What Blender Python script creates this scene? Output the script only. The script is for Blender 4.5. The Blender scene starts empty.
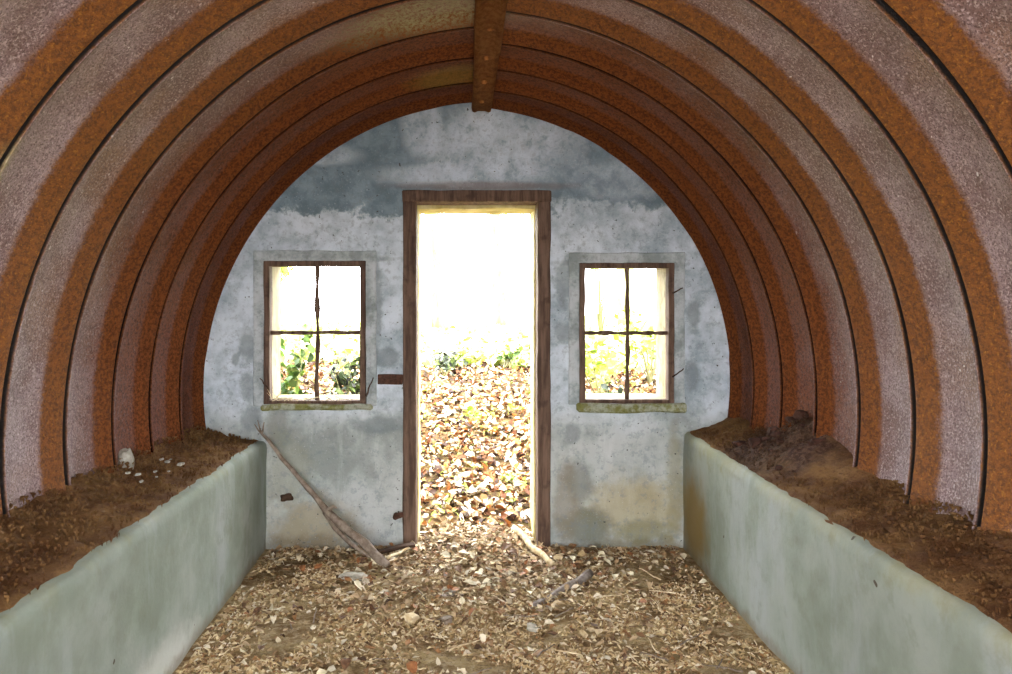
import bpy, bmesh, math, random
import numpy as np
from mathutils import Vector, noise as mnoise

random.seed(7)
rng = np.random.default_rng(7)
S = bpy.context.scene
COL = S.collection

# ---------------------------------------------------------------- camera, world, light
CAMZ = 1.185
cam_d = bpy.data.cameras.new('camera')
cam = bpy.data.objects.new('camera', cam_d)
COL.objects.link(cam)
cam.location = (0, 0, CAMZ)
cam.rotation_euler = (math.pi / 2, 0, 0)
cam_d.sensor_width = 36
cam_d.lens = 36 * 780 / 1012
cam_d.shift_x = 0.0464
cam_d.shift_y = -0.0247
cam_d.clip_start = 0.02
S.camera = cam

world = bpy.data.worlds.new('overcast_sky')
S.world = world
world.use_nodes = True
wn = world.node_tree
bg = wn.nodes['Background']
bg.inputs[0].default_value = (0.96, 0.98, 1.0, 1)
bg.inputs[1].default_value = 20

# small on-camera flash: gives the wet sparkles on the steel
fl_d = bpy.data.lights.new('camera_flash', 'AREA')
fl_d.shape = 'RECTANGLE'
fl_d.size = 0.10
fl_d.size_y = 0.05
fl_d.energy = 26
fl_d.color = (1.0, 0.95, 0.9)
fl = bpy.data.objects.new('camera_flash', fl_d)
COL.objects.link(fl)
fl.location = (0.02, -0.02, CAMZ + 0.11)
fl.rotation_euler = (math.pi / 2, 0, 0)

S.view_settings.view_transform = 'Standard'
S.view_settings.look = 'None'
S.view_settings.exposure = 0.08
S.view_settings.gamma = 1.0
S.view_settings.use_curve_mapping = False
S.cycles.use_denoising = True
S.cycles.max_bounces = 10
S.cycles.diffuse_bounces = 7
S.cycles.sample_clamp_indirect = 12

D = 3.9          # distance of the end wall


def srgb(r, g, b):
    def f(c):
        c /= 255
        return c / 12.92 if c < .04045 else ((c + .055) / 1.055) ** 2.4
    return (f(r), f(g), f(b), 1)


# ---------------------------------------------------------------- node helpers
class N:
    def __init__(s, name, rough=.8, spec=.3):
        s.m = bpy.data.materials.new(name)
        s.m.use_nodes = True
        s.t = s.m.node_tree
        s.b = s.t.nodes['Principled BSDF']
        s.b.inputs['Roughness'].default_value = rough
        s.b.inputs['Specular IOR Level'].default_value = spec
        tc = s.t.nodes.new('ShaderNodeTexCoord')
        s.co = tc.outputs['Object']

    def new(s, k):
        return s.t.nodes.new(k)

    def put(s, sock, v):
        if isinstance(v, bpy.types.NodeSocket):
            s.t.links.new(v, sock)
        else:
            sock.default_value = v

    def math(s, op, a, b=0.0, clamp=False):
        n = s.new('ShaderNodeMath')
        n.operation = op
        n.use_clamp = clamp
        s.put(n.inputs[0], a)
        s.put(n.inputs[1], b)
        return n.outputs[0]

    def noise(s, scale, detail=4, rough=.55, dist=0, vec=None):
        n = s.new('ShaderNodeTexNoise')
        n.inputs['Scale'].default_value = scale
        n.inputs['Detail'].default_value = detail
        n.inputs['Roughness'].default_value = rough
        n.inputs['Distortion'].default_value = dist
        s.t.links.new(vec or s.co, n.inputs['Vector'])
        return n.outputs['Fac']

    def scaled(s, v3):
        n = s.new('ShaderNodeMapping')
        n.inputs['Scale'].default_value = v3
        s.t.links.new(s.co, n.inputs['Vector'])
        return n.outputs[0]

    def step(s, v, a, b):
        n = s.new('ShaderNodeMapRange')
        n.interpolation_type = 'SMOOTHSTEP'
        s.put(n.inputs[0], v)
        n.inputs[1].default_value = a
        n.inputs[2].default_value = b
        return n.outputs[0]

    def mix(s, f, a, b):
        n = s.new('ShaderNodeMix')
        n.data_type = 'RGBA'
        s.put(n.inputs['Factor'], f)
        s.put(n.inputs['A'], a)
        s.put(n.inputs['B'], b)
        return n.outputs['Result']

    def xyz(s):
        n = s.new('ShaderNodeSeparateXYZ')
        s.t.links.new(s.co, n.inputs[0])
        return n.outputs[0], n.outputs[1], n.outputs[2]

    def attr(s, name):
        n = s.new('ShaderNodeAttribute')
        n.attribute_name = name
        return n.outputs['Fac'], n.outputs['Color']

    def base(s, c):
        s.put(s.b.inputs['Base Color'], c)

    def bump(s, h, strength=.4, dist=.01):
        n = s.new('ShaderNodeBump')
        n.inputs['Strength'].default_value = strength
        n.inputs['Distance'].default_value = dist
        s.put(n.inputs['Height'], h)
        s.t.links.new(n.outputs[0], s.b.inputs['Normal'])

    def blob(s, a, b, ca, cb, ra, rb, nz, amp=.6, soft=.35):
        """soft-edged stain with its own place on the surface"""
        u = s.math('DIVIDE', s.math('SUBTRACT', a, ca), ra)
        v = s.math('DIVIDE', s.math('SUBTRACT', b, cb), rb)
        d = s.math('SQRT', s.math('ADD', s.math('MULTIPLY', u, u), s.math('MULTIPLY', v, v)))
        d = s.math('ADD', d, s.math('MULTIPLY', s.math('SUBTRACT', nz, .5), amp * 2))
        return s.step(d, 1 + soft, 1 - soft)


# ---------------------------------------------------------------- materials
def mat_steel():
    m = N('rusted_corrugated_steel', .5, .5)
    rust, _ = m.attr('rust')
    gap, _ = m.attr('gap')
    x, y, z = m.xyz()
    n1 = m.noise(5, 5, .6)
    n2 = m.noise(26, 5, .7)
    n3 = m.noise(120, 3, .7)
    n4 = m.noise(2.2, 3, .5)
    n5 = m.noise(190, 2, .8)
    # flat of each corrugation: sky sheen painted over the rust as mauve, fine grey speckle
    n6 = m.noise(75, 4, .8)
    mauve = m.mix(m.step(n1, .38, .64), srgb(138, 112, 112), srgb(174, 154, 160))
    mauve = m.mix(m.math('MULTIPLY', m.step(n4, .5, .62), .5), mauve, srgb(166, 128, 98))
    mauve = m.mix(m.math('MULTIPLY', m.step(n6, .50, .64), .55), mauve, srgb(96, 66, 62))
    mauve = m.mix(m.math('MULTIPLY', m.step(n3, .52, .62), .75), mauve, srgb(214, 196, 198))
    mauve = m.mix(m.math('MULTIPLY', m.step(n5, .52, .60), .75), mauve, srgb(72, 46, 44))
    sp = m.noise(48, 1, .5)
    mauve = m.mix(m.step(sp, .765, .79), mauve, srgb(236, 230, 232))  # sparse white specks: wet glints painted into the colour
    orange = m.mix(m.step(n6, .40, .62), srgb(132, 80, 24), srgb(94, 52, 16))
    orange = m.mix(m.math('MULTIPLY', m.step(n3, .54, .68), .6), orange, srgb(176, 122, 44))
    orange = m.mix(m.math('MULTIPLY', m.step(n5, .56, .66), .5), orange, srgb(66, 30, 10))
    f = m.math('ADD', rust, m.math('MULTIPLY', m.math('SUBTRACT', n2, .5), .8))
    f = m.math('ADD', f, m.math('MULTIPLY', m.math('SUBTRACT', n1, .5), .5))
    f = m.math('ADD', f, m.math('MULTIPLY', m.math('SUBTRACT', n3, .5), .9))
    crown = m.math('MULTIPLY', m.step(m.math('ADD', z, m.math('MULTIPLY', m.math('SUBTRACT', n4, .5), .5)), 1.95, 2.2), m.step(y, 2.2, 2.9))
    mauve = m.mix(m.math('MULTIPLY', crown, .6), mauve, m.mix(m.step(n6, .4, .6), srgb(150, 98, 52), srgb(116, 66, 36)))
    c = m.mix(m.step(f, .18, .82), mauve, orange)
    # steel darkens and reddens toward the end wall: light falloff painted in
    far = m.step(m.math('ADD', y, m.math('MULTIPLY', m.math('SUBTRACT', n4, .5), .8)), 2.2, 3.15)
    red = m.mix(m.step(n6, .4, .62), srgb(120, 66, 34), srgb(74, 38, 22))
    c = m.mix(m.math('MULTIPLY', far, .85), c, red)
    # lichen on the left sheet beside the ridge
    l1 = m.blob(x, y, -.12, 2.73, .30, .10, n1, .5, .5)
    l2 = m.blob(x, y, -.05, 3.48, .14, .08, n1, .7, .5)
    l3 = m.blob(x, y, -1.10, 1.86, .06, .06, n1, .9, .5)
    c = m.mix(m.math('MULTIPLY', m.math('MULTIPLY', l1, m.step(n6, .35, .6)), .8), c, m.mix(n2, srgb(120, 112, 60), srgb(205, 200, 160)))
    c = m.mix(m.math('MULTIPLY', l2, .3), c, srgb(150, 138, 70))
    c = m.mix(m.math('MULTIPLY', l3, .5), c, srgb(200, 190, 140))
    c = m.mix(gap, c, srgb(9, 3, 3))
    m.base(c)
    r = m.math('ADD', m.math('MULTIPLY', n3, .35), .28)
    r = m.math('ADD', r, m.math('MULTIPLY', m.step(f, .3, .7), .22))
    m.put(m.b.inputs['Roughness'], m.math('ADD', r, m.math('MULTIPLY', far, .25)))
    m.put(m.b.inputs['Specular IOR Level'], m.math('SUBTRACT', .5, m.math('MULTIPLY', far, .38)))
    h = m.math('ADD', m.math('MULTIPLY', n3, .5), m.math('MULTIPLY', n5, .35))
    h = m.math('ADD', h, m.math('MULTIPLY', n2, .6))
    m.bump(h, .8, .010)
    return m.m


def mat_wall():
    m = N('weathered_painted_concrete', .75, .3)
    x, y, z = m.xyz()
    n1 = m.noise(3.2, 6, .6)
    n2 = m.noise(9, 6, .65)
    n3 = m.noise(34, 5, .7)
    n4 = m.noise(130, 3, .7)
    nv = m.noise(1, 5, .6, vec=m.scaled((14, 14, 2.2)))
    pale = m.mix(m.step(m.math('MULTIPLY', m.math('ADD', n2, n1), .5), .36, .62), srgb(144, 158, 168), srgb(204, 213, 222))
    slate = m.mix(m.step(n2, .35, .7), srgb(98, 116, 126), srgb(132, 150, 162))
    c = pale
    # dark upper coat with a ragged lower edge
    e = m.math('ADD', z, m.math('MULTIPLY', m.math('SUBTRACT', n1, .5), .42))
    e = m.math('ADD', e, m.math('MULTIPLY', m.math('SUBTRACT', n3, .5), .10))
    up = m.step(e, 1.685, 1.72)
    c = m.mix(up, c, slate)
    # whitish flaking cloud high over the door
    w = m.blob(x, z, .22, 2.02, .36, .22, n2, .95, .3)
    w2 = m.blob(x, z, -.18, 2.12, .10, .18, n2, .8, .3)
    w3 = m.blob(x, z, .05, 1.87, .45, .06, n2, .9, .3)
    w4 = m.blob(x, z, -.66, 1.97, .16, .05, n2, .9, .3)
    w5 = m.blob(x, z, .78, 1.85, .22, .10, n2, 1.3, .25)
    for ww, k in ((w, .8), (w2, .7), (w3, .6), (w4, .5), (w5, .5)):
        c = m.mix(m.math('MULTIPLY', ww, k), c, m.mix(m.step(m.math('MULTIPLY', m.math('ADD', m.math('ADD', n3, n2), n1), .3333), .38, .58), srgb(144, 160, 174), srgb(222, 232, 244)))
    # brown damp line above the door frame
    dl = m.blob(x, z, .12, 1.815, .40, .022, n2, .5, .5)
    c = m.mix(m.math('MULTIPLY', dl, .6), c, srgb(118, 96, 84))
    # lower wall: greyer and greener, beige damp at its right
    low = m.step(m.math('ADD', z, m.math('MULTIPLY', m.math('SUBTRACT', n1, .5), .3)), .80, .56)
    c = m.mix(m.math('MULTIPLY', low, .92), c, m.mix(m.step(n1, .4, .62), srgb(136, 142, 138), srgb(176, 180, 178)))
    c = m.mix(m.math('MULTIPLY', m.math('MULTIPLY', low, m.step(nv, .5, .7)), .35), c, srgb(205, 208, 208))
    for (a, b, ra, rb, col, k) in (
            (.88, .20, .24, .15, srgb(168, 152, 108), .62), (.92, .08, .14, .06, srgb(120, 118, 88), .7),
            (.64, .10, .12, .10, srgb(104, 106, 92), .8), (.60, .33, .07, .10, srgb(116, 118, 110), .75),
            (.53, .22, .06, .20, srgb(128, 118, 100), .6), (-.72, .10, .22, .15, srgb(150, 138, 112), .75),
            (-.86, .40, .12, .16, srgb(138, 138, 122), .6), (-.90, .60, .06, .12, srgb(120, 122, 112), .7),
            (-.74, .0, .3, .07, srgb(100, 84, 62), .6), (.9, .0, .3, .06, srgb(110, 100, 70), .6),
            (1.08, .3, .04, .28, srgb(132, 124, 84), .5)):
        c = m.mix(m.math('MULTIPLY', m.blob(x, z, a, b, ra, rb, n2, .8, .45), k), c, col)
    # damp blotches beside both window surrounds and by the door
    for (a, b, ra, rb) in ((-1.06, 1.03, .045, .09), (-1.05, .80, .045, .08), (-1.04, .66, .05, .07),
                           (1.17, 1.17, .035, .08), (1.16, .87, .035, .07), (-.40, .62, .16, .04),
                           (-.36, .96, .06, .05), (.53, 1.35, .05, .12), (.52, 1.08, .05, .05),
                           (.57, .58, .04, .05), (-1.12, .95, .02, .03), (-.62, 1.45, .3, .02),
                           (.72, 1.43, .28, .02), (-.42, 1.2, .03, .25)):
        c = m.mix(m.math('MULTIPLY', m.blob(x, z, a, b, ra, rb, n2, .9, .35), .62), c, srgb(112, 122, 124))
    c = m.mix(m.math('MULTIPLY', m.step(n3, .50, .66), .42), c, srgb(112, 122, 128))
    c = m.mix(m.math('MULTIPLY', m.step(n4, .60, .75), .45), c, srgb(216, 222, 230))
    sp = m.noise(55, 2, .5)
    c = m.mix(m.step(sp, .72, .76), c, srgb(70, 68, 64))
    m.base(c)
    h = m.math('ADD', m.math('MULTIPLY', n3, .7), m.math('MULTIPLY', n2, 1.0))
    h = m.math('ADD', h, m.math('MULTIPLY', n4, .2))
    m.bump(h, .45, .012)
    return m.m


def mat_surround():
    m = N('concrete_window_surround', .8, .25)
    n2 = m.noise(8, 6, .65)
    n3 = m.noise(40, 5, .7)
    c = m.mix(m.step(n2, .36, .62), srgb(134, 144, 144), srgb(184, 190, 194))
    c = m.mix(m.math('MULTIPLY', m.step(n3, .5, .7), .4), c, srgb(96, 104, 98))
    m.base(c)
    m.bump(n3, .4, .01)
    return m.m


def mat_sill():
    m = N('mossy_concrete_sill', .9, .2)
    n2 = m.noise(11, 6, .7)
    n3 = m.noise(50, 5, .7)
    c = m.mix(m.step(n2, .40, .60), srgb(118, 118, 66), srgb(162, 166, 150))
    c = m.mix(m.math('MULTIPLY', m.step(n3, .5, .65), .5), c, srgb(84, 88, 40))
    m.base(c)
    m.bump(n3, .7, .015)
    return m.m


def mat_ledge():
    m = N('pale_green_grey_concrete', .72, .35)
    x, y, z = m.xyz()
    n1 = m.noise(2.6, 6, .6)
    n2 = m.noise(10, 6, .65)
    n3 = m.noise(60, 5, .7)
    nv = m.noise(1, 5, .6, vec=m.scaled((5, 5, 1.6)))
    c = m.mix(m.step(n1, .35, .65), srgb(134, 146, 134), srgb(164, 174, 168))
    c = m.mix(m.math('MULTIPLY', m.step(nv, .48, .68), .5), c, srgb(176, 184, 190))
    c = m.mix(m.math('MULTIPLY', m.step(n2, .5, .7), .4), c, srgb(124, 132, 112))
    # rust-stained, mossy rim
    t = m.math('ADD', z, m.math('MULTIPLY', m.math('SUBTRACT', n2, .5), .16))
    c = m.mix(m.math('MULTIPLY', m.step(m.math('ADD', t, m.math('MULTIPLY', m.math('SUBTRACT', n1, .5), .3)), .50, .60), .6), c, srgb(148, 146, 104))
    # yellow damp low at the far end on the right, brown foot
    y1 = m.blob(y, z, 3.72, .18, .2, .22, n2, .6, .5)
    right = m.step(x, .2, .4)
    c = m.mix(m.math('MULTIPLY', m.math('MULTIPLY', y1, right), .85), c, srgb(150, 124, 58))
    y2 = m.blob(y, z, 2.45, .02, .35, .10, n2, .6, .5)  # whitish highlight painted low on the left ledge
    left = m.step(x, -.2, -.4)
    c = m.mix(m.math('MULTIPLY', m.math('MULTIPLY', y2, left), .7), c, srgb(222, 226, 222))
    b = m.step(m.math('ADD', z, m.math('MULTIPLY', m.math('SUBTRACT', n2, .5), .14)), .06, .0)
    c = m.mix(m.math('MULTIPLY', b, .6), c, srgb(120, 104, 74))
    sp = m.noise(22, 1, .5)
    c = m.mix(m.step(sp, .80, .82), c, srgb(84, 78, 66))
    m.base(c)
    h = m.math('ADD', m.math('MULTIPLY', n3, .35), m.math('MULTIPLY', n2, 1.0))
    m.bump(h, .4, .012)
    return m.m


def mat_rustdirt():
    m = N('rust_flakes_and_dirt', .85, .25)
    n1 = m.noise(7, 6, .65)
    n3 = m.noise(60, 5, .75)
    n4 = m.noise(150, 3, .7)
    c = m.mix(m.step(n1, .36, .64), srgb(104, 68, 34), srgb(144, 108, 64))
    c = m.mix(m.math('MULTIPLY', m.step(n3, .52, .66), .5), c, srgb(78, 44, 28))
    c = m.mix(m.math('MULTIPLY', m.step(n4, .58, .70), .5), c, srgb(170, 130, 96))
    x, y, z = m.xyz()
    hp = m.blob(x, y, 1.3, 3.1, .22, .34, n1, .5, .4)
    c = m.mix(m.math('MULTIPLY', hp, .8), c, m.mix(m.step(n3, .45, .6), srgb(52, 32, 28), srgb(104, 76, 62)))
    m.base(c)
    m.bump(m.math('ADD', n3, m.math('MULTIPLY', n1, 1.5)), .9, .02)
    return m.m


def mat_wood(name, c1, c2, c3, sc=(40, 40, 4)):
    m = N(name, .8, .25)
    n = m.noise(1, 5, .65, vec=m.scaled(sc))
    n2 = m.noise(14, 4, .6)
    c = m.mix(m.step(n, .35, .65), c1, c2)
    c = m.mix(m.math('MULTIPLY', m.step(n2, .52, .7), .6), c, c3)
    m.base(c)
    m.bump(n, .5, .006)
    return m.m


def mat_floor():
    m = N('earth_floor_with_litter', .95, .15)
    n1 = m.noise(3.5, 6, .65)
    n2 = m.noise(28, 6, .75)
    n3 = m.noise(90, 4, .75)
    c = m.mix(m.step(n1, .38, .62), srgb(124, 98, 64), srgb(178, 156, 114))
    c = m.mix(m.math('MULTIPLY', m.step(n2, .46, .62), .65), c, srgb(178, 160, 132))
    c = m.mix(m.math('MULTIPLY', m.step(n3, .52, .66), .6), c, srgb(82, 60, 40))
    m.base(c)
    m.bump(m.math('ADD', n2, m.math('MULTIPLY', n3, .6)), 1.0, .02)
    return m.m


def mat_outground():
    m = N('woodland_soil', .95, .1)
    x, y, z = m.xyz()
    n1 = m.noise(5, 6, .65)
    n2 = m.noise(30, 5, .7)
    c = m.mix(m.step(n1, .4, .6), srgb(66, 50, 34), srgb(112, 88, 60))
    c = m.mix(m.math('MULTIPLY', m.step(n2, .5, .65), .5), c, srgb(140, 132, 70))
    far = m.step(y, 8.5, 12)
    c = m.mix(far, c, srgb(190, 196, 120))  # distant ground paled: bright haze painted into its colour
    m.base(c)
    m.bump(n2, .8, .03)
    return m.m


def mat_attr(name, rough=.7, spec=.3, transl=0.0):
    """colour comes from each blade's own colour attribute"""
    m = N(name, rough, spec)
    _, c = m.attr('tint')
    n = m.noise(60, 3, .6)
    c = m.mix(m.math('MULTIPLY', m.step(n, .5, .7), .25), c, srgb(70, 48, 28))
    m.base(c)
    if transl:
        m.b.inputs['Transmission Weight'].default_value = 0
    return m.m


def mat_leaf(name, a, b):
    m = N(name, .65, .35)
    n = m.noise(45, 4, .6)
    m.base(m.mix(m.step(n, .35, .65), a, b))
    m.bump(n, .5, .004)
    return m.m


STEEL = mat_steel()
WALL = mat_wall()
SURR = mat_surround()
SILL = mat_sill()
LEDGE = mat_ledge()
RDIRT = mat_rustdirt()
FLOOR = mat_floor()
OUTG = mat_outground()
FRAMEW = mat_wood('dark_weathered_frame_wood', srgb(74, 56, 46), srgb(112, 90, 76), srgb(58, 42, 34))
REVEAL = mat_wood('ochre_painted_reveal', srgb(176, 160, 104), srgb(206, 196, 150), srgb(140, 116, 60), (8, 8, 3))
CREAM = mat_wood('limewashed_window_reveal', srgb(128, 116, 86), srgb(166, 156, 126), srgb(96, 84, 58), (8, 8, 3))
BRANCH = mat_wood('grey_brown_bark', srgb(112, 98, 86), srgb(150, 136, 122), srgb(88, 70, 54), (30, 30, 30))
PALESTICK = mat_wood('bleached_stick', srgb(190, 168, 128), srgb(224, 208, 176), srgb(150, 120, 84), (30, 30, 30))
GREYSTICK = mat_wood('grey_dead_wood', srgb(112, 102, 96), srgb(150, 140, 132), srgb(84, 72, 64), (30, 30, 30))
DARKW = mat_wood('dark_rotten_wood', srgb(52, 36, 26), srgb(78, 58, 42), srgb(36, 24, 18), (30, 30, 30))
IRON = mat_wood('rusty_iron', srgb(62, 40, 30), srgb(88, 60, 46), srgb(48, 28, 22), (60, 60, 60))
STRIP = mat_wood('rusted_ridge_steel', srgb(138, 82, 34), srgb(168, 112, 58), srgb(104, 56, 24), (60, 30, 60))
STONE = mat_wood('pale_grey_stone', srgb(150, 146, 134), srgb(186, 182, 170), srgb(116, 110, 96), (20, 20, 20))
DARKSTONE = mat_wood('rusty_rubble', srgb(50, 30, 24), srgb(84, 54, 42), srgb(32, 18, 14), (26, 26, 26))
TINT = mat_attr('dead_leaf_litter')
GREEN = mat_attr('green_foliage', .5, .4)
BARK = mat_wood('tree_bark', srgb(110, 108, 74), srgb(160, 158, 112), srgb(84, 80, 50), (8, 8, 2))


# ---------------------------------------------------------------- mesh helpers
def link(name, verts, faces, mat, parent=None, smooth=True):
    me = bpy.data.meshes.new(name)
    me.from_pydata([tuple(v) for v in verts], [], faces)
    me.materials.append(mat)
    if smooth:
        me.polygons.foreach_set('use_smooth', [True] * len(me.polygons))
    me.update()
    o = bpy.data.objects.new(name, me)
    COL.objects.link(o)
    if parent:
        o.parent = parent
    return o


def from_bm(name, bm, mat, parent=None, smooth=False):
    me = bpy.data.meshes.new(name)
    bm.normal_update()
    bm.to_mesh(me)
    bm.free()
    me.materials.append(mat)
    if smooth:
        me.polygons.foreach_set('use_smooth', [True] * len(me.polygons))
    o = bpy.data.objects.new(name, me)
    COL.objects.link(o)
    if parent:
        o.parent = parent
    return o


def tag(o, label=None, cat=None, group=None, kind=None):
    if label: o['label'] = label
    if cat: o['category'] = cat
    if group: o['group'] = group
    if kind: o['kind'] = kind
    return o


def empty(name, loc=(0, 0, 0)):
    o = bpy.data.objects.new(name, None)
    o.location = loc
    o.empty_display_size = .1
    COL.objects.link(o)
    return o


def box(bm, x0, x1, y0, y1, z0, z1, bev=0.0, cuts=0):
    r = bmesh.ops.create_cube(bm, size=1)
    vs = r['verts']
    for v in vs:
        v.co = Vector(((x0 + x1) / 2 + v.co.x * (x1 - x0), (y0 + y1) / 2 + v.co.y * (y1 - y0), (z0 + z1) / 2 + v.co.z * (z1 - z0)))
    es = list({e for v in vs for e in v.link_edges})
    if bev:
        bmesh.ops.bevel(bm, geom=es, offset=bev, segments=2, affect='EDGES')
    return vs


def worn_box(x0, x1, y0, y1, z0, z1, step=.04, amp=.004, bev=.004, seed=0, f=9):
    """box with worn, slightly uneven faces"""
    bm = bmesh.new()
    nx, ny, nz = [max(1, int(abs(b - a) / step)) for a, b in ((x0, x1), (y0, y1), (z0, z1))]
    box(bm, x0, x1, y0, y1, z0, z1)
    for ax, n, a, b in ((0, nx, x0, x1), (1, ny, y0, y1), (2, nz, z0, z1)):
        for i in range(1, n):
            p = Vector((0, 0, 0)); p[ax] = a + (b - a) * i / n
            nn = Vector((0, 0, 0)); nn[ax] = 1
            bmesh.ops.bisect_plane(bm, geom=bm.verts[:] + bm.edges[:] + bm.faces[:], plane_co=p, plane_no=nn)
    if bev:
        bm.normal_update()
        es = [e for e in bm.edges if len(e.link_faces) == 2 and e.calc_face_angle(0) > .8]
        bmesh.ops.bevel(bm, geom=es, offset=bev, segments=1, affect='EDGES')
    for v in bm.verts:
        q = v.co * f + Vector((seed * 3.1, seed * 1.7, 0))
        v.co += Vector((mnoise.noise(q), mnoise.noise(q + Vector((9, 4, 2))), mnoise.noise(q + Vector((3, 17, 5))))) * amp
    return bm


def tube(pts, radii, seg=8, amp=0.0, seed=0, flat=1.0):
    """lofted tube through points, closed ends; returns verts, faces"""
    P = [Vector(p) for p in pts]
    V, F = [], []
    up = Vector((0, 0, 1))
    for i, p in enumerate(P):
        d = (P[min(i + 1, len(P) - 1)] - P[max(i - 1, 0)]).normalized()
        a = d.cross(up)
        if a.length < .05: a = d.cross(Vector((0, 1, 0)))
        a.normalize()
        b = a.cross(d).normalized()
        for k in range(seg):
            t = 2 * math.pi * k / seg
            r = radii[i] * (1 + amp * mnoise.noise(Vector((i * .9 + seed, math.cos(t) * 1.3, math.sin(t) * 1.3))))
            V.append(p + a * math.cos(t) * r + b * math.sin(t) * r * flat)
    for i in range(len(P) - 1):
        for k in range(seg):
            k2 = (k + 1) % seg
            F.append((i * seg + k, i * seg + k2, (i + 1) * seg + k2, (i + 1) * seg + k))
    F.append(tuple(range(seg - 1, -1, -1)))
    n = (len(P) - 1) * seg
    F.append(tuple(n + k for k in range(seg)))
    return V, F


def rail(p0, p1, n, wob, seed=0):
    p0, p1 = Vector(p0), Vector(p1)
    out = []
    for i in range(n + 1):
        t = i / n
        p = p0.lerp(p1, t)
        q = Vector((t * 3 + seed, seed * .7, 0))
        p += Vector((mnoise.noise(q), mnoise.noise(q + Vector((5, 1, 0))), mnoise.noise(q + Vector((1, 8, 0))))) * wob
        out.append(p)
    return out


def set_attr(o, name, vals):
    a = o.data.attributes.new(name, 'FLOAT', 'POINT')
    a.data.foreach_set('value', vals)


# ---------------------------------------------------------------- corrugated steel vault
# one corrugation: (phase, outward offset from the crest, rust without the painted sheen, gap)
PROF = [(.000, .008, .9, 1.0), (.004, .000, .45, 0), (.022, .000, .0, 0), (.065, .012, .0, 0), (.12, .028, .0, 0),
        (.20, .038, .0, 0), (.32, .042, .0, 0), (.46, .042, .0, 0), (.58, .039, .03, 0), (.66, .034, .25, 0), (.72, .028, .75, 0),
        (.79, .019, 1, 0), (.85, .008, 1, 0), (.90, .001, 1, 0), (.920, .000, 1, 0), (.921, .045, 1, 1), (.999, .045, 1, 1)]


def vault(name, cx, cz, R, t0, t1, pitch, yline, y0, y1, nth=110):
    V, F, rust, gap = [], [], [], []
    rows = []
    k = math.floor((y0 - yline) / pitch) - 1
    while True:
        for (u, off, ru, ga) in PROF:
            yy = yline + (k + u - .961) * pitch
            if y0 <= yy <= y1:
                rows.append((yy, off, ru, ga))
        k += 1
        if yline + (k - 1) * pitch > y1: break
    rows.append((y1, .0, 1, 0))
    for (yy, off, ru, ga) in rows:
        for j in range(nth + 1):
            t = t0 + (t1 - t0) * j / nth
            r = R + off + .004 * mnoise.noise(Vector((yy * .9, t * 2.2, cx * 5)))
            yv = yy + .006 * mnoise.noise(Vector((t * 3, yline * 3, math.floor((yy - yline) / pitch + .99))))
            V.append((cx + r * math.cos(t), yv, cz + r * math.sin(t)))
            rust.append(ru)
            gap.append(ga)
    n = nth + 1
    for i in range(len(rows) - 1):
        for j in range(nth):
            F.append((i * n + j, i * n + j + 1, (i + 1) * n + j + 1, (i + 1) * n + j))
    nv = len(V)
    # outer skin so that the vault is a closed, solid covering
    for (yy) in (y0, y1):
        for j in range(n):
            t = t0 + (t1 - t0) * j / nth
            V.append((cx + (R + .12) * math.cos(t), yy, cz + (R + .12) * math.sin(t)))
            rust.append(1); gap.append(0)
    for j in range(nth):
        F.append((nv + j + 1, nv + j, nv + n + j, nv + n + j + 1))
        F.append((j + 1, j, nv + j, nv + j + 1))
        b = (len(rows) - 1) * n
        F.append((b + j, b + j + 1, nv + n + j + 1, nv + n + j))
    for j in (0, nth):
        F.append(tuple([i * n + j for i in range(len(rows))] + [nv + n + j, nv + j]))
    o = link(name, V, F, STEEL)
    me = o.data
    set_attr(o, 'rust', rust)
    set_attr(o, 'gap', gap)
    for p in me.polygons:
        p.use_smooth = len(p.vertices) == 4
    m = o.modifiers.new('edge', 'EDGE_SPLIT')
    m.split_angle = math.radians(50)
    return o


YNEAR = -2.4
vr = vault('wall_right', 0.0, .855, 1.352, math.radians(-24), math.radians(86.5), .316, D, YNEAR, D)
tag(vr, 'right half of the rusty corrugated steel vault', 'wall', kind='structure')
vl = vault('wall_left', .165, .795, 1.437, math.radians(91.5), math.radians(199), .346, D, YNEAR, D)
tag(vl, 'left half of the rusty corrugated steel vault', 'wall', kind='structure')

# ridge strip: three overlapping lengths of flat steel under the joint of the two vault halves
rs = empty('ridge_strip', (.108, 0, 2.19))
tag(rs, 'rusty flat steel strip running along the top of the vault', 'steel strip')
for i, (a, b, dz) in enumerate(((2.9, 3.885, 0), (1.2, 3.02, -.006), (YNEAR, 1.32, 0))):
    bm = bmesh.new()
    xs = (-.050, -.046, -.034, -.018, .018, .034, .046, .050)
    zo = (.012, -.006, -.012, -.004, -.004, -.012, -.006, .012)
    ny = int((b - a) / .08)
    g = []
    for j in range(ny + 1):
        y = a + (b - a) * j / ny
        row = []
        for xx, z in zip(xs, zo):
            wob = .003 * mnoise.noise(Vector((xx * 30, y * 2.5, i)))
            row.append(bm.verts.new((xx * (1 + .06 * i) + .004 * math.sin(y * 2.1), y, z + dz + wob)))
        g.append(row)
    for j in range(ny):
        for q in range(len(xs) - 1):
            bm.faces.new((g[j][q], g[j + 1][q], g[j + 1][q + 1], g[j][q + 1]))
    r = bmesh.ops.solidify(bm, geom=bm.faces[:], thickness=-.006)
    pl = from_bm('plate', bm, STRIP, rs, True)
    pl.modifiers.new('e', 'EDGE_SPLIT').split_angle = math.radians(40)
for i in range(12):
    y = 3.7 - i * .316
    if y < .4: break
    V, F = tube([(.0, y, -.002), (.0, y, -.012), (0, y, -.016)], [.011, .011, .005], 6)
    link('bolt', V, F, STRIP, rs, False)

# ---------------------------------------------------------------- end wall with door and windows
TH = .30
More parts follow.
